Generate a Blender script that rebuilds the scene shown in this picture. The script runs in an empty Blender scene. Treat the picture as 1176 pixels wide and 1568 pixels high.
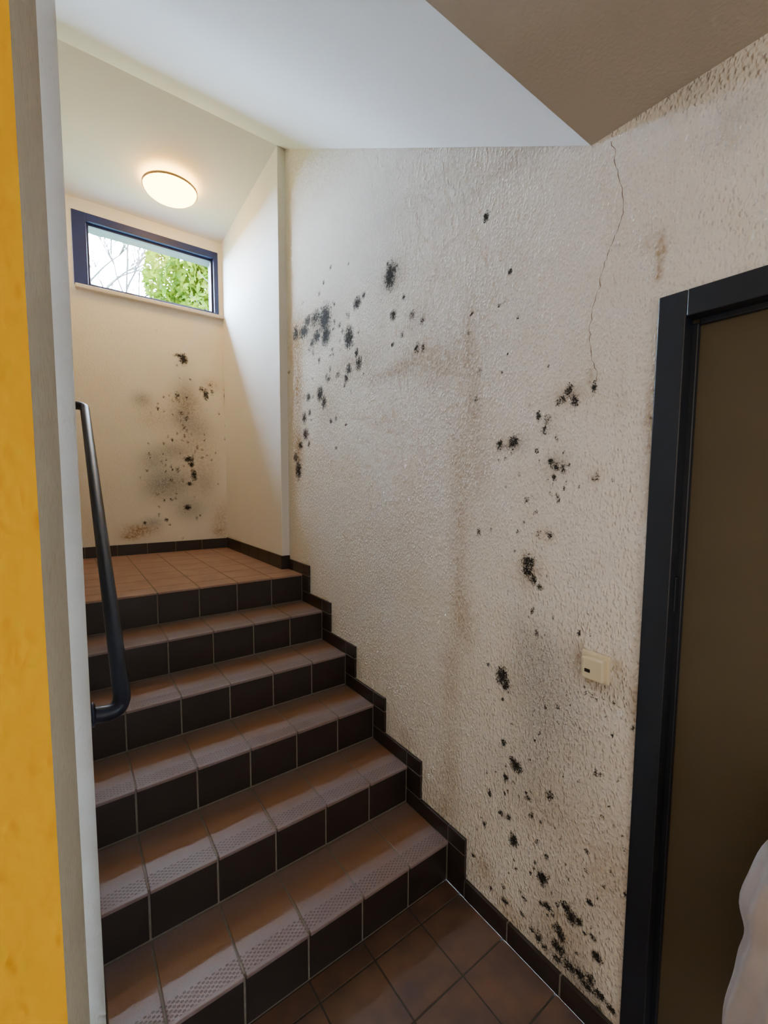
import bpy, bmesh, math, random
import numpy as np
from mathutils import Vector, Matrix
random.seed(7); np.random.seed(7)
scene = bpy.context.scene

# ------------------------------------------------------------------ layout (metres)
XW = 1.215      # moldy wall
XA = 1.163      # alcove side wall
YA = 2.75       # start of alcove
YF = 3.97       # far wall
ZL = 1.05       # landing
RISE = 0.175; RUN = 0.268; Y0 = 1.19; NST = 6
ZC = 2.565      # hall ceiling
ZH = 3.74       # alcove ceiling
ZHF = 3.665     # alcove ceiling at far wall
YC = 0.70       # where slope starts
CAMZ = 1.63
PHI = math.radians(36.2); TH = math.radians(4.6); ROLL = 0.006
FPX = 666.0; YPP = 794.0

# ------------------------------------------------------------------ camera
F = Vector((math.sin(PHI)*math.cos(TH), math.cos(PHI)*math.cos(TH), -math.sin(TH)))
R0 = Vector((math.cos(PHI), -math.sin(PHI), 0))
U0 = R0.cross(F)
R = R0*math.cos(ROLL) + U0*math.sin(ROLL)
U = R.cross(F)
cam_d = bpy.data.cameras.new("camera"); cam = bpy.data.objects.new("camera", cam_d)
scene.collection.objects.link(cam); scene.camera = cam
m = Matrix(((R.x, U.x, -F.x, 0), (R.y, U.y, -F.y, 0), (R.z, U.z, -F.z, CAMZ), (0, 0, 0, 1)))
cam.matrix_world = m
cam_d.sensor_fit = 'VERTICAL'; cam_d.sensor_height = 36; cam_d.sensor_width = 27
cam_d.lens = 36*FPX/1568.0
cam_d.shift_y = (YPP-784)/1568.0
cam_d.clip_start = 0.02

def ray(px, py):
    return F + R*((px-588)/FPX) + U*((YPP-py)/FPX)
def on_wall(px, py):      # survey of a mark on the right wall -> (y,z)
    d = ray(px, py); t = XW/d.x; return t*d.y, CAMZ+t*d.z
def on_far(px, py):       # survey of a mark on the far wall -> (x,z)
    d = ray(px, py); t = YF/d.y; return t*d.x, CAMZ+t*d.z

# ------------------------------------------------------------------ material helpers
def new_mat(name):
    mt = bpy.data.materials.new(name); mt.use_nodes = True
    nt = mt.node_tree; b = nt.nodes['Principled BSDF']
    return mt, nt, b
def N(nt, typ, **kw):
    n = nt.nodes.new(typ)
    for k, v in kw.items(): setattr(n, k, v)
    return n
def L(nt, a, b): nt.links.new(a, b)
def mth(nt, op, a, b=None, c=None, clamp=False):
    n = nt.nodes.new('ShaderNodeMath'); n.operation = op; n.use_clamp = clamp
    for i, v in enumerate((a, b, c)):
        if v is None: continue
        if isinstance(v, (int, float)): n.inputs[i].default_value = v
        else: nt.links.new(v, n.inputs[i])
    return n.outputs[0]
def mixc(nt, f, a, b):
    n = nt.nodes.new('ShaderNodeMix'); n.data_type = 'RGBA'
    for s, v in ((n.inputs[0], f), (n.inputs[6], a), (n.inputs[7], b)):
        if isinstance(v, (int, float)): s.default_value = v
        elif isinstance(v, tuple): s.default_value = (*v, 1)
        else: nt.links.new(v, s)
    return n.outputs[2]
def sstep(nt, v, lo, hi):
    n = nt.nodes.new('ShaderNodeMapRange'); n.interpolation_type = 'SMOOTHSTEP'
    nt.links.new(v, n.inputs[0]); n.inputs[1].default_value = lo; n.inputs[2].default_value = hi
    return n.outputs[0]
def noise(nt, vec, scale, detail=2, rough=.5):
    n = nt.nodes.new('ShaderNodeTexNoise'); n.inputs['Scale'].default_value = scale
    n.inputs['Detail'].default_value = detail; n.inputs['Roughness'].default_value = rough
    nt.links.new(vec, n.inputs['Vector']); return n.outputs[0]
def coords(nt, scl=(1, 1, 1)):
    t = nt.nodes.new('ShaderNodeTexCoord'); mp = nt.nodes.new('ShaderNodeMapping')
    mp.inputs['Scale'].default_value = scl
    nt.links.new(t.outputs['Object'], mp.inputs['Vector']); return mp.outputs[0]
def simple(name, col, rough=.5, metal=0, nscale=30, namp=.12, bump=0.0, bscale=200):
    mt, nt, b = new_mat(name)
    c = coords(nt); nz = noise(nt, c, nscale, 1)
    d = tuple(x*(1-namp) for x in col); l = tuple(min(1, x*(1+namp)) for x in col)
    L(nt, mixc(nt, nz, d, l), b.inputs['Base Color'])
    b.inputs['Roughness'].default_value = rough; b.inputs['Metallic'].default_value = metal
    if bump:
        bp = N(nt, 'ShaderNodeBump'); bp.inputs['Strength'].default_value = .6; bp.inputs['Distance'].default_value = bump
        L(nt, noise(nt, c, bscale, 1), bp.inputs['Height']); L(nt, bp.outputs[0], b.inputs['Normal'])
    return mt

def stucco(name, base, dist=.004, mold=False, sc=1.0, var=.06):
    mt, nt, b = new_mat(name)
    c = coords(nt, (1, 1, .6)); c2 = coords(nt)
    n1 = noise(nt, c, 80*sc, 1, .6)
    vo = N(nt, 'ShaderNodeTexVoronoi', feature='F1'); vo.inputs['Scale'].default_value = 120*sc; L(nt, c, vo.inputs['Vector'])
    drop = mth(nt, 'SUBTRACT', 1.0, sstep(nt, vo.outputs['Distance'], .08, .62))
    h = mth(nt, 'MULTIPLY', mth(nt, 'ADD', drop, .35), sstep(nt, n1, .36, .62))
    bp = N(nt, 'ShaderNodeBump'); bp.inputs['Strength'].default_value = .85; bp.inputs['Distance'].default_value = dist
    L(nt, h, bp.inputs['Height']); L(nt, bp.outputs[0], b.inputs['Normal'])
    big = noise(nt, c2, 2.3, 2)
    col = mixc(nt, big, tuple(x*(1-var) for x in base), tuple(min(1, x*(1+var)) for x in base))
    if mold:
        at = N(nt, 'ShaderNodeAttribute', attribute_name='mold')
        sp = N(nt, 'ShaderNodeSeparateColor'); L(nt, at.outputs['Color'], sp.inputs[0])
        nf = noise(nt, c2, 210, 2, .65); nm = noise(nt, c2, 60, 2, .6)
        wob = mth(nt, 'ADD', mth(nt, 'MULTIPLY', mth(nt, 'SUBTRACT', nf, .5), 1.7), mth(nt, 'MULTIPLY', mth(nt, 'SUBTRACT', nm, .5), 1.3))
        st = mth(nt, 'MULTIPLY', sp.outputs[1], mth(nt, 'ADD', .5, mth(nt, 'MULTIPLY', sstep(nt, nm, .3, .7), .9)), clamp=True)
        col = mixc(nt, st, col, (.40, .26, .12))
        gr = mth(nt, 'MULTIPLY', sp.outputs[2], mth(nt, 'ADD', .5, mth(nt, 'MULTIPLY', sstep(nt, nf, .3, .7), .8)), clamp=True)
        col = mixc(nt, gr, col, (.13, .13, .132))
        r = mth(nt, 'ADD', sp.outputs[0], mth(nt, 'MULTIPLY', wob, sstep(nt, sp.outputs[0], 0.0, .3)))
        halo = mth(nt, 'MULTIPLY', sstep(nt, mth(nt, 'ADD', r, sp.outputs[0]), .30, 1.25), .58)
        col = mixc(nt, halo, col, (.14, .12, .09))
        col = mixc(nt, mth(nt, 'MULTIPLY', sstep(nt, r, .38, .74), .95), col, (.010, .010, .010))
    L(nt, col, b.inputs['Base Color']); b.inputs['Roughness'].default_value = .9
    b.inputs['Specular IOR Level'].default_value = .12
    return mt

def tile_mat(name, mode):
    mt, nt, b = new_mat(name)
    uv = N(nt, 'ShaderNodeUVMap'); sp = N(nt, 'ShaderNodeSeparateXYZ'); L(nt, uv.outputs[0], sp.inputs[0])
    c = coords(nt); nf = noise(nt, c, 420, 1, .7); nb = noise(nt, c, 9, 2)
    if mode == 'tread':
        v = sp.outputs[1]
        g = mth(nt, 'ADD', sstep(nt, v, .06, .14), mth(nt, 'MULTIPLY', mth(nt, 'SUBTRACT', nb, .5), .9), clamp=True)
        g2 = mth(nt, 'SUBTRACT', 1.0, sstep(nt, v, .17, .26))
        g = mth(nt, 'MULTIPLY', g, mth(nt, 'ADD', .25, mth(nt, 'MULTIPLY', g2, .75)))
        col = mixc(nt, g, (.225, .165, .158), (.235, .125, .070))
        su = mth(nt, 'SINE', mth(nt, 'MULTIPLY', sp.outputs[0], 2*math.pi/.020))
        sv = mth(nt, 'SINE', mth(nt, 'MULTIPLY', v, 2*math.pi/.0135))
        d = sstep(nt, mth(nt, 'MULTIPLY', su, sv), .15, .6)
        band = mth(nt, 'MULTIPLY', sstep(nt, v, .010, .013), mth(nt, 'SUBTRACT', 1.0, sstep(nt, v, .066, .069)))
        d = mth(nt, 'MULTIPLY', d, band)
        col = mixc(nt, mth(nt, 'MULTIPLY', d, .6), col, (.06, .042, .038))
        h = mth(nt, 'ADD', mth(nt, 'MULTIPLY', d, -1.0), mth(nt, 'MULTIPLY', nf, .18))
    elif mode == 'floor':
        col = mixc(nt, sstep(nt, nb, .3, .7), (.082, .050, .040), (.145, .075, .045)); h = mth(nt, 'MULTIPLY', nf, .2)
    elif mode == 'landing':
        col = mixc(nt, sstep(nt, nb, .3, .7), (.31, .185, .145), (.37, .225, .17)); h = mth(nt, 'MULTIPLY', nf, .15)
    else:
        col = mixc(nt, nb, (.014, .010, .009), (.030, .021, .018)); h = mth(nt, 'MULTIPLY', nf, .1)
    col = mixc(nt, mth(nt, 'MULTIPLY', sstep(nt, nf, .5, .75), .3), col, (.04, .03, .026))
    L(nt, col, b.inputs['Base Color'])
    b.inputs['Roughness'].default_value = .45 if mode != 'riser' else .4
    bp = N(nt, 'ShaderNodeBump'); bp.inputs['Strength'].default_value = .7; bp.inputs['Distance'].default_value = .0012
    L(nt, h, bp.inputs['Height']); L(nt, bp.outputs[0], b.inputs['Normal'])
    return mt

M_moldwall = stucco("stucco_moldy", (.87, .84, .765), .0046, True, 1.08)
M_farwall = stucco("stucco_fine_moldy", (.87, .85, .80), .0015, True, 1.4)
M_yellow = stucco("stucco_yellow", (.56, .265, .002), .0035, False, .55, .05)
M_jamb = stucco("stucco_jamb", (.30, .225, .135), .002, False, .8, .1)
M_white = simple("white_plaster", (.87, .875, .87), .9, nscale=3, namp=.03, bump=.0006, bscale=90)
M_stairwall = stucco("stucco_stairwall", (.76, .73, .66), .0015)
M_hallceil = simple("hall_ceiling_plaster", (.51, .455, .385), .9, nscale=3, namp=.05, bump=.0014, bscale=110)  # even beige base colour, darker than the white ceilings
M_tread = tile_mat("tile_tread", 'tread'); M_floor = tile_mat("tile_floor", 'floor')
M_land = tile_mat("tile_landing", 'landing'); M_riser = tile_mat("tile_riser", 'riser')
M_grout = simple("grout", (.20, .18, .15), .9, nscale=60, namp=.25)
M_groutd = simple("grout_dark", (.05, .042, .036), .9, nscale=60, namp=.25)
M_rail = simple("rail_paint_navy", (.005, .008, .020), .34, nscale=15, namp=.2)
M_rail.node_tree.nodes['Principled BSDF'].inputs['Specular IOR Level'].default_value = .35
M_winf = simple("window_frame_navy", (.006, .013, .070), .5, nscale=15)
M_doorf = simple("door_frame_anthracite", (.007, .011, .020), .42, nscale=12, namp=.2)
M_leaf = simple("door_leaf_olive", (.088, .070, .038), .55, nscale=4, namp=.1)
M_sill = simple("sill_stone", (.66, .64, .60), .5, nscale=60, namp=.12)
M_switch = simple("switch_plastic", (.76, .68, .48), .35, nscale=10, namp=.03)
M_dark = simple("dark_plastic", (.01, .01, .01), .5)
M_steel = simple("steel", (.5, .5, .5), .3, metal=1)
M_crack = simple("crack_dark", (.24, .17, .10), .9, nscale=80, namp=.3)

# ------------------------------------------------------------------ mesh helper
class MB:
    def __init__(s): s.v = []; s.f = []; s.m = []; s.uv = []
    def quad(s, pts, mi=0, uvs=None):
        i = len(s.v); s.v += [tuple(p) for p in pts]; s.f.append(tuple(range(i, i+len(pts)))); s.m.append(mi)
        s.uv += uvs if uvs else [(0, 0)]*len(pts)
    def box(s, a, b, mi=0, uvf=None):
        x0, y0, z0 = a; x1, y1, z1 = b; i = len(s.v)
        P = [(x0,y0,z0),(x1,y0,z0),(x1,y1,z0),(x0,y1,z0),(x0,y0,z1),(x1,y0,z1),(x1,y1,z1),(x0,y1,z1)]
        s.v += P
        for q in ((0,3,2,1),(4,5,6,7),(0,1,5,4),(1,2,6,5),(2,3,7,6),(3,0,4,7)):
            s.f.append(tuple(i+k for k in q)); s.m.append(mi)
            s.uv += [uvf(P[k]) if uvf else (P[k][0], P[k][1]) for k in q]
    def prism(s, poly, z0, z1, mi=0):
        n = len(poly); i = len(s.v)
        s.v += [(x, y, z0) for x, y in poly] + [(x, y, z1) for x, y in poly]
        s.f.append(tuple(i+k for k in reversed(range(n)))); s.m.append(mi); s.uv += [(0, 0)]*n
        s.f.append(tuple(i+n+k for k in range(n))); s.m.append(mi); s.uv += [(0, 0)]*n
        for k in range(n):
            k2 = (k+1) % n
            s.f.append((i+k, i+k2, i+n+k2, i+n+k)); s.m.append(mi); s.uv += [(0, 0)]*4
    def obj(s, name, mats, bevel=0, parent=None, smooth=False):
        me = bpy.data.meshes.new(name); me.from_pydata(s.v, [], s.f)
        for mt in mats: me.materials.append(mt)
        me.polygons.foreach_set('material_index', s.m)
        uvl = me.uv_layers.new(name='UVMap'); uvl.data.foreach_set('uv', [c for t in s.uv for c in t])
        me.update(); o = bpy.data.objects.new(name, me); scene.collection.objects.link(o)
        if smooth:
            for p in me.polygons: p.use_smooth = True
        if bevel:
            bv = o.modifiers.new('bevel', 'BEVEL'); bv.width = bevel; bv.segments = 2; bv.limit_method = 'ANGLE'
        if parent: o.parent = parent
        return o
def empty(name, loc=(0, 0, 0)):
    e = bpy.data.objects.new(name, None); e.location = loc; scene.collection.objects.link(e); return e
def tube(name, pts, rad, mat, parent=None):
    cu = bpy.data.curves.new(name, 'CURVE'); cu.dimensions = '3D'; cu.bevel_depth = rad; cu.bevel_resolution = 6; cu.use_fill_caps = True
    sp = cu.splines.new('POLY'); sp.points.add(len(pts)-1)
    for p, q in zip(sp.points, pts): p.co = (*q, 1)
    cu.materials.append(mat)
    o = bpy.data.objects.new(name, cu); scene.collection.objects.link(o)
    dg = bpy.context.evaluated_depsgraph_get(); me = bpy.data.meshes.new_from_object(o.evaluated_get(dg)); me.name = name
    bpy.data.objects.remove(o); o = bpy.data.objects.new(name, me); scene.collection.objects.link(o)
    for p in me.polygons: p.use_smooth = True
    if parent: o.parent = parent
    return o
def lathe(name, prof, loc, mat, seg=40, parent=None, axis='Z'):
    mb = MB(); vs = []; n = len(prof)
    for k in range(seg):
        a = 2*math.pi*k/seg
        for r, h in prof:
            p = (r*math.cos(a), r*math.sin(a), h)
            if axis == 'X': p = (h, p[0], p[1])
            vs.append((p[0]+loc[0], p[1]+loc[1], p[2]+loc[2]))
    mb.v = vs
    for k in range(seg):
        k2 = (k+1) % seg
        for j in range(n-1):
            mb.f.append((k*n+j, k2*n+j, k2*n+j+1, k*n+j+1)); mb.m.append(0); mb.uv += [(0, 0)]*4
    o = mb.obj(name, [mat], smooth=True, parent=parent)
    bm = bmesh.new(); bm.from_mesh(o.data); bmesh.ops.remove_doubles(bm, verts=bm.verts, dist=1e-5)
    bmesh.ops.recalc_face_normals(bm, faces=bm.faces); bm.to_mesh(o.data); bm.free()
    return o

# ------------------------------------------------------------------ mold fields
def add_spot(fld, A, B, a, b, ra, rb, amp, gauss=False):
    da = (A-a)/max(ra, .002); db = (B-b)/max(rb, .002)
    d = np.sqrt(da*da+db*db)
    if gauss:
        np.copyto(fld, np.clip(1-(1-fld)*(1-amp*np.exp(-d*d)), 0, 1))
    else:
        np.copyto(fld, np.maximum(fld, amp*np.clip(1.15-d*.60, 0, 1)))

S = [ # x, y, rx, ry, amp   (survey of black spots on the right wall)
(597,423,7,17,1),(603,412,6,7,.8),(497,488,8,18,1),(483,487,7,11,.8),(471,491,5,7,.9),(465,508,7,9,.9),(453,511,4,10,.8),(485,515,5,10,.9),
(499,514,6,13,1),(478,526,4,7,.7),(534,517,6,14,1),(547,464,5,8,.95),(557,452,3,5,.7),(602,483,4,7,.9),(631,482,5,7,.6),(647,490,4,6,.6),(618,455,3,5,.6),
(549,556,4,9,.9),(546,540,3,6,.8),(534,566,4,8,.8),(520,497,3,5,.6),(638,533,4,7,.75),(648,533,3,6,.7),(616,513,3,5,.6),(490,603,4,10,1),(496,616,3,9,.9),
(472,608,3,7,.8),(503,580,3,5,.7),(517,575,3,5,.7),(466,640,3,8,.8),(468,665,4,8,.8),(460,682,3,6,.8),(474,632,2,5,.7),(457,720,4,12,.9),(453,700,3,6,.8),(473,680,2,5,.7),
(530,580,3,6,.8),(745,332,4,7,.95),(781,416,3,5,.9),(765,468,4,3,.6),(722,480,3,5,.5),(718,508,3,5,.6),(735,570,4,6,.55),(729,612,4,5,.6),
(872,597,5,8,.9),(880,614,6,8,.9),(863,609,4,6,.85),(855,616,4,5,.8),(910,594,4,9,.9),(825,637,4,6,.9),(838,644,5,7,.7),(833,659,4,6,.8),(787,677,6,8,1),(765,681,4,8,.9),
(776,684,3,5,.6),(822,690,3,5,.7),(844,706,5,5,.9),(851,714,6,6,.85),(862,718,5,7,.7),(848,731,4,5,.7),(912,730,5,6,.6),(807,766,4,5,.65),(855,765,3,6,.7),(842,820,5,6,.75),
(733,815,3,6,.8),(808,860,9,9,.95),(808,874,7,8,.9),(817,888,5,7,.9),(826,900,4,5,.8),(815,935,3,5,.8),(822,971,4,6,.7),(886,970,3,5,.8),(778,905,3,3,.4),
(769,1036,8,12,1.0),(774,1047,6,10,.95),(853,1083,3,4,.7),(835,1083,3,4,.7),(748,1018,3,3,.6),(771,1137,4,5,.85),(790,1173,8,8,1),(784,1163,4,5,.8),(775,1190,4,5,.8),(842,1218,5,7,.85),(808,1222,4,4,.85),(750,1215,3,5,.8),
(768,1246,5,4,.8),(779,1252,4,4,.8),(814,1250,4,4,.8),(786,1287,6,9,1),(742,1262,3,6,.7),(773,1237,2,3,.6),(830,1345,7,10,1),(836,1312,3,5,.8),(868,1391,8,7,1.0),(875,1404,8,10,1.0),(886,1411,6,6,.95),
(903,1383,6,4,.95),(838,1388,6,5,.95),(853,1385,3,4,.8),(828,1383,4,4,.7),(846,1402,3,4,.8),(773,1380,5,4,.9),(802,1375,4,3,.8),(797,1366,3,3,.7),(855,1425,8,7,.95),(860,1436,5,7,.9),(856,1452,10,8,.95),
(825,1436,5,8,.8),(815,1424,5,5,.75),(908,1437,5,5,.9),(914,1466,7,7,1),(904,1500,7,7,.9),(888,1492,9,7,.9),(872,1480,9,7,.9),(852,1468,8,5,.85),(835,1452,5,5,.8),(918,1525,8,7,.95),(898,1508,8,7,.9),(935,1545,8,5,.95),
(915,1545,7,6,.8),(940,1076,2,4,.7),(940,1140,2,3,.6),(920,1186,3,3,.7),(912,1187,3,3,.8),(950,1190,3,3,.6),(940,1265,2,4,.6),(922,1251,3,3,.8),(898,1303,4,4,.8),(897,1333,3,3,.7),(925,1358,3,3,.7),
(936,1335,2,3,.7),(958,1370,3,5,.9),(955,1302,2,4,.7),(969,1115,3,4,.8),(730,1270,2,4,.6),(725,1310,3,4,.8),(770,1357,3,5,.7),(752,1360,3,4,.7),(818,1330,3,3,.7),(823,1290,3,4,.7),(870,1345,3,3,.7),
(1003,605,2,10,.8),(998,640,2,6,.6),(770,940,3,3,.4),(895,1430,3,3,.8),(800,1400,4,3,.8),(790,1330,3,3,.7)]
G = [ # brown stain / soft
(702,700,14,70,.30),(705,820,16,80,.34),(703,930,12,60,.38),(690,1040,14,60,.32),(715,960,14,40,.30),(690,1180,14,60,.40),(680,1240,20,25,.42),(455,520,10,40,.9),(456,590,8,50,.85),(457,690,7,40,.75),
(480,500,28,38,.45),(540,560,40,28,.48),(600,570,40,12,.42),(680,560,40,25,.38),(640,545,30,20,.38),(725,620,14,70,.42),(718,520,10,60,.34),(735,720,20,40,.28),(600,425,18,24,.45),(500,620,20,40,.35),
(1012,385,8,22,.85),(1008,420,6,12,.7),(1000,370,22,16,.3),(995,640,10,60,.4),(1000,700,6,90,.35),(910,1042,18,10,.8),(887,1000,8,20,.45),(945,1020,10,22,.4),(905,1030,30,26,.3),(912,730,12,12,.4),
(850,715,24,20,.38),(870,608,26,16,.44),(785,680,24,16,.38),(835,820,14,12,.44),(810,875,20,26,.48),(905,580,8,20,.4),(952,600,8,60,.12),(640,300,60,20,.08),(800,240,120,14,.18),(975,1150,10,200,.4),
(620,1130,14,20,.32),(840,1500,60,20,.65),(900,1540,50,20,.75),(780,1400,30,20,.5),(742,1330,12,20,.5),(860,1430,60,60,.45),(930,1350,40,60,.3),(780,1050,20,40,.28),(850,1250,90,60,.25)]
B_ = [(820,1080,38,110,.42),(870,1100,60,110,.34),(800,985,22,60,.26),(835,1010,30,50,.26),(800,1200,70,60,.22),(860,1380,60,60,.24),(855,1460,50,30,.45),(895,1510,40,25,.55),
(490,505,22,28,.40),(600,425,12,18,.48),(640,490,20,20,.22),(1060,130,60,30,.26),(1130,180,50,40,.26),(640,560,80,40,.08),(835,650,16,20,.24),(810,875,14,18,.4),(872,605,18,12,.36),(787,680,18,12,.36),(850,712,16,14,.36)]
CR = [(938,215),(943,250),(950,280),(957,325),(945,350),(935,380),(925,402),(918,440),(908,475),(903,512),(906,545),(916,575),(910,592)]

def grid_wall(name, mat, axis, const, a0, a1, b0, b1, step, keep, flip, paint):
    na = int(round((a1-a0)/step))+1; nb = int(round((b1-b0)/step))+1
    A, B = np.meshgrid(np.linspace(a0, a1, na), np.linspace(b0, b1, nb), indexing='ij')
    if axis == 'X': co = np.stack([np.full_like(A, const), A, B], -1)
    else: co = np.stack([A, np.full_like(A, const), B], -1)
    idx = np.arange(na*nb).reshape(na, nb)
    q = np.stack([idx[:-1, :-1], idx[1:, :-1], idx[1:, 1:], idx[:-1, 1:]], -1)
    ca = (A[:-1, :-1]+A[1:, 1:])/2; cb = (B[:-1, :-1]+B[1:, 1:])/2
    q = q[keep(ca, cb)]
    if flip: q = q[:, ::-1]
    me = bpy.data.meshes.new(name); me.from_pydata(co.reshape(-1, 3).tolist(), [], q.tolist())
    fl = [np.zeros_like(A) for _ in range(3)]; paint(A, B, fl)
    at = me.color_attributes.new('mold', 'FLOAT_COLOR', 'POINT')
    at.data.foreach_set('color', np.stack(fl+[np.ones_like(A)], -1).astype(np.float32).ravel())
    me.materials.append(mat)
    bm = bmesh.new(); bm.from_mesh(me)
    bmesh.ops.delete(bm, geom=[v for v in bm.verts if not v.link_faces], context='VERTS'); bm.to_mesh(me); bm.free()
    o = bpy.data.objects.new(name, me); scene.collection.objects.link(o); return o

def paint_right(A, B, fl):
    rng = random.Random(3)
    def put(ch, x, y, rx, ry, a, g):
        ya, za = on_wall(x, y); yb, _ = on_wall(x+rx, y); _, zb = on_wall(x, y+ry)
        add_spot(fl[ch], A, B, ya, za, abs(yb-ya), abs(zb-za), a, g)
    for s in S: put(0, *s, False)
    for _ in range(130):
        x = rng.uniform(735, 955); y = rng.uniform(1050, 1540)
        if (x-735) < (y-1290)*.85: continue
        put(0, x, y, rng.uniform(1, 2.6), rng.uniform(1.5, 3.5), rng.uniform(.4, .85), False)
    for _ in range(55):
        put(0, rng.gauss(500, 45), rng.gauss(530, 60), 2, rng.uniform(2, 5), rng.uniform(.4, .75), False)
    for _ in range(60):
        put(0, rng.gauss(835, 50), rng.gauss(720, 90), 2, rng.uniform(2, 4), rng.uniform(.35, .7), False)
    for s in G: put(1, *s, True)
    for s in B_: put(2, *s, True)

def keep_right(a, b):
    zc = np.where(a < YC, ZC, ZC+(a-YC)*(ZH-ZC)/(YA-YC))
    return (b < zc+.02) & ~((a < .48) & (b < 2.07))
w_right = grid_wall("wall_right", M_moldwall, 'X', XW, -.55, 2.80, 0.0, ZH+.02, .0068, keep_right, True, paint_right)
# hairline crack in the plaster
mb = MB(); rng = random.Random(2); pts = []
for (x0, y0), (x1, y1) in zip(CR[:-1], CR[1:]):
    for k in range(5):
        t = k/5; a, z = on_wall(x0+(x1-x0)*t, y0+(y1-y0)*t); pts.append((a+rng.uniform(-.004, .004), z))
for k in range(len(pts)-1):
    (a, z), (b2, z2) = pts[k], pts[k+1]; w1 = .0008*(1+.5*math.sin(k*1.7)); w2 = .0008*(1+.5*math.sin((k+1)*1.7))
    mb.quad([(XW-.0008, a+w1, z), (XW-.0008, a-w1, z), (XW-.0008, b2-w2, z2), (XW-.0008, b2+w2, z2)])
mb.obj("crack", [M_crack], parent=w_right)

FS = [(281,550,6,8,1),(276,545,9,3,.9),(289,703,7,4,1),(293,711,4,5,.9),(297,728,4,9,.9),(291,741,5,3,.8),(287,777,5,4,1),(271,607,4,7,.6),(315,605,4,8,.9),(309,596,4,4,.7),(325,601,3,5,.6),
(277,633,4,5,.6),(286,641,4,4,.6),(345,605,2,12,.9),(222,801,4,3,.7),(255,796,3,3,.7),(262,735,3,4,.6),(228,695,3,4,.5),(282,655,5,4,.5),(272,720,4,5,.6),(262,765,3,3,.6),(322,590,3,3,.5),(240,757,5,4,.4)]
FG = [(215,812,24,9,.85),(340,800,14,30,.4),(300,700,34,60,.38),(285,620,24,20,.5),(348,600,6,40,.4),(240,640,30,20,.28),(322,590,14,10,.4),(335,813,10,6,.55),(200,822,14,5,.8)]
FB = [(218,612,15,12,.55),(285,605,18,30,.5),(278,640,16,16,.5),(300,655,22,20,.45),(265,740,30,24,.6),(240,745,24,22,.5),(290,780,25,18,.5),(235,705,22,18,.5),(265,690,24,14,.48),(315,740,16,22,.35),(280,552,12,10,.2),(235,800,16,8,.45)]
def paint_far(A, B, fl):
    rng = random.Random(5)
    def put(ch, x, y, rx, ry, a, g):
        ya, za = on_far(x, y); yb, _ = on_far(x+rx, y); _, zb = on_far(x, y+ry)
        add_spot(fl[ch], A, B, ya, za, abs(yb-ya), abs(zb-za), a, g)
    for x, y, rx, ry, a in FS: put(0, x, y, rx*.9, ry*.9, a, False)
    for _ in range(90): put(0, rng.gauss(275, 28), rng.gauss(695, 60), 2, rng.uniform(2, 3), rng.uniform(.35, .6), False)
    for s in FG: put(1, *s, True)
    for s in FB: put(2, *s, True)
WX0, WX1, WZ0, WZ1 = .117, 1.130, 3.055, 3.575
def keep_far(a, b): return ~((a > WX0-.002) & (a < WX1+.002) & (b > WZ0) & (b < WZ1))
w_far = grid_wall("wall_far", M_farwall, 'Y', YF, .02, XW+.02, ZL-.05, ZH+.02, .008, keep_far, False, paint_far)

# ------------------------------------------------------------------ room shell
HX0, HY0 = -1.8, -2.0
mb = MB()
mb.quad([(XW, -.55, 0), (XW, HY0, 0), (XW, HY0, ZC+.02), (XW, -.55, ZC+.02)])
mb.obj("wall_right_hall", [M_stairwall])
mb = MB(); mb.box((HX0-.1, HY0-.1, 0), (XW+.1, HY0, ZC+.02)); mb.obj("wall_back", [M_stairwall])
mb = MB(); mb.box((HX0-.1, HY0, 0), (HX0, .5, ZC+.02)); mb.obj("wall_left_hall", [M_yellow])
mb = MB(); mb.prism([(HX0, .5), (-.0205, .5), (-.004, .75), (-.10, 1.0), (HX0, 1.0)], 0, ZC+.02)
o = mb.obj("wall_yellow", [M_yellow, M_jamb])
for p in o.data.polygons:
    if p.normal.x > .6: p.material_index = 1
mb = MB(); mb.prism([(-.0045, .745), (.024, 1.10), (.026, 1.2), (.028, YF+.02), (-.15, YF+.02), (-.15, 1.0)], 0, ZH+.1)
mb.obj("wall_left", [M_stairwall])
mb = MB(); mb.box((XA, YA, ZL-.1), (XW+.12, YF+.3, ZH+.1)); mb.obj("wall_alcove_side", [M_white], .003)
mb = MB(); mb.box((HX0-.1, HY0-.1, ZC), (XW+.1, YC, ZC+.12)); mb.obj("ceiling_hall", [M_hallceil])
mb = MB(); x0, x1 = -.15, XW+.1; th = .12
mb.quad([(x0, YC, ZC), (x1, YC, ZC), (x1, YA, ZH), (x0, YA, ZH)])
mb.quad([(x0, YC, ZC+th), (x0, YA, ZH+th), (x1, YA, ZH+th), (x1, YC, ZC+th)])
mb.obj("ceiling_slope", [M_white])
mb = MB(); x0, x1 = -.15, XW+.12
mb.quad([(x0, YA, ZH), (x1, YA, ZH), (x1, YF+.3, ZHF-.02), (x0, YF+.3, ZHF-.02)])
mb.quad([(x0, YA, ZH+th), (x0, YF+.3, ZHF+th), (x1, YF+.3, ZHF+th), (x1, YA, ZH+th)])
mb.obj("ceiling_landing", [M_white])
mb = MB(); mb.box((HX0-.1, HY0-.1, -.1), (XW+.3, YF+.3, -.012)); mb.obj("ground_slab", [M_groutd])

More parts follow.
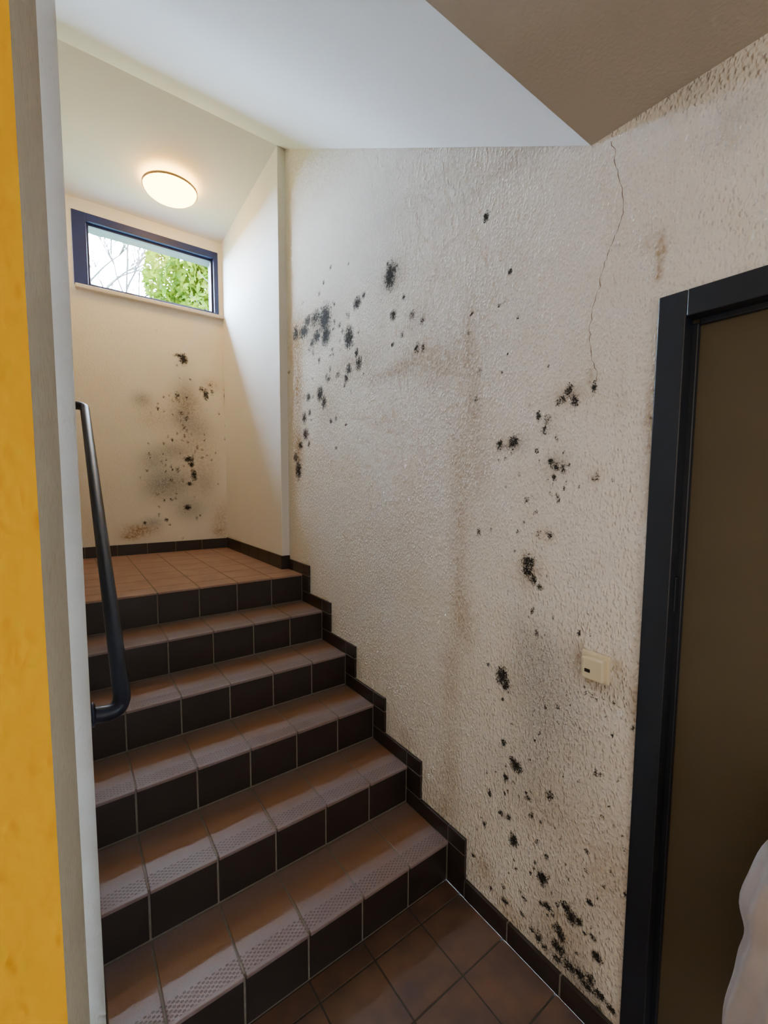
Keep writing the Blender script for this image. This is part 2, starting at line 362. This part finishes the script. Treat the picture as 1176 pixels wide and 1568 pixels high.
# ------------------------------------------------------------------ tiles
P_ = .21; JX = .999; J = .006
def xt(xmin, xmax):
    xs = []; j = JX+P_
    while j > xmin-P_:
        a = max(j-P_+J/2, xmin); b = min(j-J/2, xmax)
        if b-a > .01: xs.append((a, b))
        j -= P_
    return xs
mb = MB(); mb.box((HX0, HY0, -.012), (XW-.002, Y0+.02, -.002), 1)
for a, b in xt(HX0, XW-.012):
    y = 1.115
    while y > HY0-P_:
        y0 = max(y+J/2, HY0); y1 = min(y+P_-J/2, Y0-.001)
        if y1-y0 > .01 and not (y0 > .48 and b < .0): mb.box((a, y0, -.006), (b, y1, 0), 0)
        y -= P_
mb.obj("floor", [M_floor, M_groutd], .0015)
mb = MB(); xs = xt(.032, XW-.014)
for i in range(NST):
    yn = Y0+i*RUN; zt = (i+1)*RISE; zb = i*RISE
    yb = yn+RUN if i < NST-1 else YF-.012
    mb.box((.030, yn+.004, -.01 if i == 0 else zb-.02), (XW-.003, yb+.03 if i < NST-1 else YF-.001, zt-.003), 2)
    for a, b in xs:
        mb.box((a, yn+.001, zb+.004), (b, yn+.02, zt-.013), 1)
        if i < NST-1:
            mb.box((a, yn-.008, zt-.012), (b, yn+RUN-.003, zt), 0, lambda p, yy=yn: (p[0]-JX, p[1]-yy+.008))
        else:
            mb.box((a, yn-.008, zt-.012), (b, yn+.125, zt), 3, lambda p, yy=yn: (p[0]-JX, p[1]-yy+.008))
            y = yn+.131
            while y < YF-.02:
                mb.box((a, y, zt-.012), (b, min(y+P_-J, YF-.012), zt), 3); y += P_
stairs = mb.obj("staircase", [M_tread, M_riser, M_grout, M_land], .0025)

def skirt(name, boxes, gb):
    mb = MB()
    for bx in boxes: mb.box(*bx, 0)
    for bx in gb: mb.box(*bx, 1)
    return mb.obj(name, [M_riser, M_grout], .0012)
bx = []; gb = []
X1 = XW-.0005; X0 = XW-.013; GX = XW-.0115; h = .066; w = .095
for i in range(NST):
    yn = Y0+i*RUN; zt = (i+1)*RISE; zb = i*RISE
    bx.append(((X0, yn-w, zb+(h+.004 if i else .003)), (X1, yn-.003, zt-.002)))
    bx.append(((X0, yn-w, zt+.002), (X1, yn-.003, zt+h)))
    if i < NST-1:
        bx.append(((X0, yn+.001, zt), (X1, yn+RUN-.003, zt+h)))
    else:
        bx.append(((X0, yn+.001, zt), (X1, yn+.12, zt+h))); bx.append(((X0, yn+.124, zt), (X1, YA-.013, zt+h)))
    gb.append(((GX, yn-w+.002, zb), (X1, yn+.05, zt+h-.002)))
    gb.append(((GX, yn, zt), (X1, (yn+RUN if i < NST-1 else YA-.012), zt+h-.002)))
skirt("baseboard_stairs", bx, gb)
bx = []; y = Y0-w-.004
while y > .51:
    bx.append(((X0, max(y-.20, .505), 0), (X1, y, .076))); y -= .206
skirt("baseboard_right", bx, [((GX, .505, 0), (X1, Y0-w, .074))])
bx = [((XA-.012, YA-.012, ZL), (X1, YA-.0005, ZL+.09))]; y = YA
while y < YF-.02:
    bx.append(((XA-.012, y, ZL), (XA-.0005, min(y+.205, YF-.001), ZL+.09))); y += .21
skirt("baseboard_alcove", bx, [((XA-.010, YA-.010, ZL), (XA-.0006, YF-.001, ZL+.088))])
bx = []; x = XA-.016
while x > .04:
    bx.append(((max(x-.205, .03), YF-.012, ZL), (x, YF-.0005, ZL+.085))); x -= .21
skirt("baseboard_far", bx, [((.03, YF-.010, ZL), (XA-.013, YF-.0006, ZL+.083))])

# ------------------------------------------------------------------ window
win = empty("window_1", ((WX0+WX1)/2, YF+.04, WZ0))
def par(o, e):
    o.parent = e; o.matrix_parent_inverse = e.matrix_world.inverted()
bpy.context.view_layer.update()
def pobj(mb, name, mats, bevel, e):
    bpy.context.view_layer.update(); o = mb.obj(name, mats, bevel); par(o, e); return o
mb = MB(); fl_, fr_, ft_, fb_ = .085, .035, .055, .022; ya, yb = YF-.008, YF+.07
mb.box((WX0, ya, WZ0), (WX0+fl_, yb, WZ1)); mb.box((WX1-fr_, ya, WZ0), (WX1, yb, WZ1))
mb.box((WX0+fl_, ya, WZ0), (WX1-fr_, yb, WZ0+fb_)); mb.box((WX0+fl_, ya, WZ1-ft_), (WX1-fr_, yb, WZ1))
pobj(mb, "frame", [M_winf], .003, win)
mb = MB(); g = .016; a0, a1, c0, c1 = WX0+fl_, WX1-fr_, WZ0+fb_, WZ1-ft_
mb.box((a0, YF+.025, c0), (a0+g, yb-.01, c1)); mb.box((a1-g, YF+.025, c0), (a1, yb-.01, c1))
mb.box((a0+g, YF+.025, c0), (a1-g, yb-.01, c0+g)); mb.box((a0+g, YF+.025, c1-g), (a1-g, yb-.01, c1))
pobj(mb, "sash", [M_winf], .002, win)
mg, nt, b = new_mat("glass_pane")
tr = N(nt, 'ShaderNodeBsdfTransparent'); gl = N(nt, 'ShaderNodeBsdfGlossy'); gl.inputs['Roughness'].default_value = .02
mx = N(nt, 'ShaderNodeMixShader'); fr = N(nt, 'ShaderNodeFresnel'); fr.inputs[0].default_value = 1.3
L(nt, fr.outputs[0], mx.inputs[0]); L(nt, tr.outputs[0], mx.inputs[1]); L(nt, gl.outputs[0], mx.inputs[2])
L(nt, mx.outputs[0], nt.nodes['Material Output'].inputs[0])
mb = MB(); mb.quad([(a0, YF+.045, c0), (a1, YF+.045, c0), (a1, YF+.045, c1), (a0, YF+.045, c1)]); pobj(mb, "glass", [mg], 0, win)
mb = MB(); mb.box((WX0+.002, YF-.045, WZ0-.028), (XA-.001, YF-.0005, WZ0)); mb.obj("trim_window_sill", [M_sill], .004)
mb = MB()
mb.box((-.15, YF+.07, ZL), (WX0, YF+.3, ZHF)); mb.box((WX1, YF+.07, ZL), (XW+.1, YF+.3, ZHF))
mb.box((WX0, YF+.07, ZL), (WX1, YF+.3, WZ0-.002)); mb.box((WX0, YF+.07, WZ1), (WX1, YF+.3, ZHF))
M_outer = simple("outer_reveal_grey", (.10, .11, .13), .9)
mb.obj("wall_far_outer", [M_outer])

# ------------------------------------------------------------------ lamps
def emis(name, col, st):
    ml, nt, b = new_mat(name)
    em = N(nt, 'ShaderNodeEmission'); em.inputs[0].default_value = (*col, 1); em.inputs[1].default_value = st
    L(nt, em.outputs[0], nt.nodes['Material Output'].inputs[0]); return ml
rr = .168
prof = [(0.0001, -.118)] + [(rr*math.sin(a), -.044-.074*math.cos(a)) for a in [math.pi/2*k/8 for k in range(1, 9)]] + [(rr-.008, -.036), (rr-.030, -.031), (.095, -.029)]
M_lampb = simple("lamp_base_white", (.8, .78, .72), .4)
M_rim = simple("lamp_rim_brass", (.30, .20, .09), .4)
def ceiling_lamp(name, lx, ly, lz, ml):
    lamp = empty(name, (lx, ly, lz)); bpy.context.view_layer.update()
    par(lathe("glass_dome", prof, (lx, ly, lz), ml), lamp)
    par(lathe("rim_ring", [(rr+.001, -.050), (rr+.007, -.049), (rr+.007, -.037), (rr+.001, -.036), (rr+.001, -.050)], (lx, ly, lz), M_rim), lamp)
    par(lathe("base_plate", [(.0001, -.0005), (.100, -.0005), (.104, -.028), (.095, -.032), (.0001, -.032)], (lx, ly, lz), M_lampb), lamp)
ceiling_lamp("ceiling_lamp", .675, 3.45, ZH-.045, emis("lamp_glass_lit", (1, .52, .10), 31))
ceiling_lamp("hall_fill_lamp", -.35, -.75, ZC, emis("fill_lamp_glass", (1, .66, .30), 13))  # unseen dome lamp, added as warm fill for the hall
def area(name, loc, rot, sx, sy, e, col):
    al = bpy.data.lights.new(name, 'AREA'); al.shape = 'RECTANGLE'; al.size = sx; al.size_y = sy
    al.energy = e; al.color = col
    ao = bpy.data.objects.new(name, al); scene.collection.objects.link(ao); ao.location = loc; ao.rotation_euler = rot
# unseen area fills added behind and beside the camera
area("hall_fill_back", (-.2, HY0+.05, 1.45), (math.radians(90), 0, 0), 1.6, 1.7, 20, (1, .97, .92))
area("hall_fill_side", (HX0+.05, -.75, 1.45), (math.radians(90), 0, math.radians(-90)), 1.6, 1.7, 16, (1, .97, .92))

# ------------------------------------------------------------------ handrail
hr = empty("handrail", (.03, 1.3, 1.05)); bpy.context.view_layer.update()
xr = .096
def rz(y): return CAMZ-1.382+.653*y
yl, yu = 1.285, 2.70
pl = [(.028, yl-.026, rz(yl)-.032), (.045, yl-.026, rz(yl)-.036), (.065, yl-.026, rz(yl)-.038), (.082, yl-.022, rz(yl)-.035), (.092, yl-.012, rz(yl)-.025), (xr, yl, rz(yl)-.011), (xr, yl+.03, rz(yl+.03)-.003), (xr, yl+.06, rz(yl+.06))]
pu = [(xr, yu-.05, rz(yu-.05)), (xr, yu-.02, rz(yu-.02)), (xr-.006, yu-.004, rz(yu)-.006), (xr-.022, yu+.004, rz(yu)), (xr-.045, yu+.006, rz(yu)), (.029, yu+.006, rz(yu))]
def catmull(P, n=6):
    out = []
    P = [Vector(p) for p in P]; Q = [P[0]]+P+[P[-1]]
    for i in range(1, len(Q)-2):
        a, b_, c, d = Q[i-1:i+3]
        for k in range(n):
            t = k/n; out.append(.5*((2*b_)+(c-a)*t+(2*a-5*b_+4*c-d)*t*t+(3*b_-a-3*c+d)*t**3))
    out.append(P[-1]); return [tuple(p) for p in out]
par(tube("rail_tube", catmull(pl)+catmull(pu), .0205, M_rail), hr)
for k, p in enumerate((pl[0], pu[-1])):
    par(lathe("flange_%d" % (k+1), [(.0001, 0), (.030, 0), (.030, .005), (.022, .009), (.0001, .009)], (.0282, p[1], p[2]), M_rail, 32, axis='X'), hr)

# ------------------------------------------------------------------ light switch
ys, zs = .618, CAMZ-.521
sw = empty("light_switch", (XW, ys, zs)); bpy.context.view_layer.update()
mb = MB(); mb.box((XW-.012, ys-.041, zs-.041), (XW, ys+.041, zs+.041)); pobj(mb, "surround", [M_switch], .004, sw)
mb = MB(); mb.box((XW-.032, ys-.034, zs-.034), (XW-.010, ys+.028, zs+.030)); pobj(mb, "rocker", [M_switch], .005, sw)
mb = MB(); mb.box((XW-.0335, ys+.002, zs-.013), (XW-.0315, ys+.018, zs-.003)); pobj(mb, "indicator_slot", [M_dark], .0006, sw)

# ------------------------------------------------------------------ door
dr = empty("door_1", (XW, 0, 0)); bpy.context.view_layer.update()
mb = MB(); DY1, DY0, DZ = .50, -.50, 2.09
xf = XW-.014
for s in (1, -1):
    e = DY1 if s > 0 else DY0
    def bb(p0, p1, q0, q1, z0, z1):
        a, b = sorted((p0, p1)); mb.box((q0, a, z0), (q1, b, z1))
    bb(e, e-s*.062, xf, XW+.03, 0, DZ)
    bb(e, e-s*.020, XW+.03, XW+.12, 0, DZ)
    bb(e-s*.012, e-s*.075, XW+.03, XW+.045, 0, DZ-.07)
mb.box((xf, DY0+.062, DZ-.062), (XW+.03, DY1-.062, DZ)); mb.box((XW+.03, DY0+.075, DZ-.075), (XW+.045, DY1-.075, DZ-.02))
mb.box((XW+.03, DY0+.02, DZ-.02), (XW+.12, DY1-.02, DZ))
pobj(mb, "frame", [M_doorf], .003, dr)
mb = MB(); mb.box((XW+.047, DY0+.03, .008), (XW+.087, DY1-.03, DZ-.03)); pobj(mb, "leaf", [M_leaf], .002, dr)
mb = MB(); mb.box((XW+.012, .4345, 1.31), (XW+.026, .4385, 1.40)); pobj(mb, "strike_plate", [M_doorf], .001, dr)
par(lathe("handle_rose", [(.0001, -.010), (.026, -.010), (.026, 0), (.0001, 0)], (XW+.047, -.40, 1.05), M_steel, 32, axis='X'), dr)
par(tube("handle_lever", [(XW+.045, -.40, 1.05), (XW+.012, -.40, 1.05), (XW+.004, -.39, 1.05), (XW+.002, -.29, 1.05)], .009, M_steel), dr)
JD = .028
hk = tube("coat_hook", [(XW+.0465, -.02, 1.22-JD), (XW+.0, -.02, 1.21-JD), (XW-.03, -.02, 1.205-JD), (XW-.045, -.02, 1.225-JD)], .007, M_steel)

# ------------------------------------------------------------------ jacket on hook
M_jacket = simple("jacket_cloth", (.34, .31, .31), .9, nscale=20, namp=.08)
jk = empty("jacket", (1.05, -.02, 1.2)); bpy.context.view_layer.update()
def loft(name, rings, seg, mat):
    mb = MB()
    for (cx, cy, z, rx, ry, fold, ph) in rings:
        for k in range(seg):
            a = 2*math.pi*k/seg
            f = 1+fold*1.7*(.6*math.sin(7*a+ph)+.4*math.sin(12*a+2.1*ph+z*6))
            mb.v.append((cx+rx*f*math.cos(a), cy+ry*f*math.sin(a), z+.005*math.sin(5*a+ph)))
    for i in range(len(rings)-1):
        for k in range(seg):
            k2 = (k+1) % seg
            mb.f.append((i*seg+k, i*seg+k2, (i+1)*seg+k2, (i+1)*seg+k)); mb.m.append(0); mb.uv += [(0, 0)]*4
    o = mb.obj(name, [mat], smooth=True)
    ss = o.modifiers.new('sub', 'SUBSURF'); ss.levels = 1; ss.render_levels = 2
    return o
xc = 1.085
rg = [(xc+.03, -.02, 1.21, .012, .03, 0, 0), (xc+.01, -.02, 1.17, .035, .055, .03, 0), (xc, -.02, 1.11, .05, .085, .04, .3), (xc-.01, -.02, 1.05, .055, .13, .05, .5), (xc-.015, -.02, .99, .06, .16, .05, .8),
      (xc-.015, -.02, .90, .065, .17, .06, 1.1), (xc-.01, -.02, .75, .06, .17, .08, 1.5), (xc, -.02, .60, .06, .175, .10, 1.9), (xc, -.02, .48, .065, .18, .12, 2.3), (xc, -.02, .46, .05, .165, .12, 2.3)]
par(loft("body", rg, 56, M_jacket), jk)
for s in (1, -1):
    cy = -.022
    rg = [(xc-.02, cy+s*.120, 1.045, .02, .025, 0, 0), (xc-.03, cy+s*.145, 1.02, .045, .05, .03, .2), (xc-.04, cy+s*.170, .975, .052, .055, .05, .5), (xc-.05, cy+s*.184, .91, .050, .050, .10, 1.2), (xc-.055, cy+s*.192, .86, .054, .058, .06, 1.6),
          (xc-.055, cy+s*.180, .81, .044, .044, .12, 2.6), (xc-.06, cy+s*.186, .77, .052, .054, .06, 3.0), (xc-.06, cy+s*.190, .70, .046, .050, .11, 3.9), (xc-.06, cy+s*.200, .62, .052, .060, .07, 4.3), (xc-.06, cy+s*.198, .50, .047, .052, .08, 4.8), (xc-.06, cy+s*.198, .49, .036, .04, .05, 4.8)]
    par(loft("sleeve_%d" % (1 if s > 0 else 2), rg, 40, M_jacket), jk)
mb = MB(); mb.box((.990, .132, .950), (1.006, .146, .992)); pobj(mb, "toggle", [M_dark], .002, jk)
par(tube("hanging_loop", [(xc+.03, -.05, 1.20), (xc+.07, -.03, 1.222), (xc+.09, -.01, 1.222), (xc+.04, .01, 1.20)], .003, M_dark), jk)
jk.location.z -= JD

# ------------------------------------------------------------------ outside
mgd = simple("grass", (.05, .08, .025), .9, nscale=4, namp=.3)
mb = MB(); mb.box((-12, YF+.3, 2.6), (14, 30, 2.85)); mb.obj("ground_outside", [mgd])
rng = random.Random(11)
mlf, nt, b = new_mat("leaf_green")
c = coords(nt); nz = noise(nt, c, 5, 1); L(nt, mixc(nt, sstep(nt, nz, .35, .65), (.016, .038, .001), (.056, .068, .003)), b.inputs['Base Color'])
b.inputs['Roughness'].default_value = .8; b.inputs['Specular IOR Level'].default_value = .05
trl = N(nt, 'ShaderNodeBsdfTranslucent'); trl.inputs[0].default_value = (.050, .075, .002, 1); mx = N(nt, 'ShaderNodeMixShader'); mx.inputs[0].default_value = .45
L(nt, b.outputs[0], mx.inputs[1]); L(nt, trl.outputs[0], mx.inputs[2]); L(nt, mx.outputs[0], nt.nodes['Material Output'].inputs[0])
M_bark = simple("bark", (.02, .016, .013), .9, nscale=20, namp=.3)
def branches(name, base, height, levels, spread, thick, mat, seed, parent):
    rg = random.Random(seed); cu = bpy.data.curves.new(name, 'CURVE'); cu.dimensions = '3D'; cu.bevel_depth = 1; cu.bevel_resolution = 0
    def grow(p, d, ln, r, lv):
        n = 5; pts = [p]; q = p.copy(); dd = d.copy()
        for _ in range(n):
            dd = (dd+Vector((rg.uniform(-1, 1), rg.uniform(-1, 1), rg.uniform(-.5, .8)))*.16).normalized(); q = q+dd*ln/n; pts.append(q.copy())
        sp = cu.splines.new('POLY'); sp.points.add(n)
        for k, pp in enumerate(pts): sp.points[k].co = (*pp, 1); sp.points[k].radius = r*(1-.55*k/n)
        if lv <= 0: return
        for _ in range(rg.choice((3, 4))):
            k = rg.randint(2, n); nd = (dd+Vector((rg.uniform(-1, 1), rg.uniform(-1, 1), rg.uniform(-.4, .9)))*spread).normalized()
            grow(pts[k], nd, ln*rg.uniform(.6, .85), max(r*.6, .008), lv-1)
    grow(Vector(base), Vector((0, 0, 1)), height, thick, levels)
    cu.materials.append(mat); o = bpy.data.objects.new(name, cu); scene.collection.objects.link(o); bpy.context.view_layer.update(); par(o, parent)
bt = empty("bare_tree", (.6, 10, 2.85)); bpy.context.view_layer.update()
branches("limbs", (1.05, 10, 2.85), 1.7, 5, .85, .055, M_bark, 4, bt)
tr_ = empty("leafy_tree", (2.25, 8.2, 2.85)); bpy.context.view_layer.update()
branches("limbs", (2.3, 8.2, 2.85), 1.2, 3, .8, .05, M_bark, 9, tr_)
mb = MB(); C0 = Vector((2.28, 8.2, 5.1))
for k in range(10500):
    while True:
        p = Vector((rng.uniform(-1, 1), rng.uniform(-1, 1), rng.uniform(-1, 1)))
        if .3 < p.length < 1: break
    lump = 1+.20*math.sin(p.x*7+1)*math.cos(p.z*6)
    p = C0+Vector((p.x*1.0, p.y*1.0, p.z*1.45))*lump
    u = Vector((rng.gauss(0, 1), rng.gauss(0, 1), rng.gauss(0, 1))).normalized(); v = u.cross(Vector((rng.gauss(0, 1), rng.gauss(0, 1), rng.gauss(0, 1)))).normalized()
    ln = rng.uniform(.05, .09); wd = ln*.4
    mb.quad([p-u*ln, p-u*ln*.2+v*wd, p+u*ln*.5+v*wd*.8, p+u*ln, p+u*ln*.5-v*wd*.8, p-u*ln*.2-v*wd])
pobj(mb, "foliage", [mlf], 0, tr_)

# ------------------------------------------------------------------ world
wd_ = bpy.data.worlds.new("sky"); scene.world = wd_; wd_.use_nodes = True
bg = wd_.node_tree.nodes['Background']; bg.inputs[0].default_value = (.60, .80, 1.0, 1); bg.inputs[1].default_value = 165.0
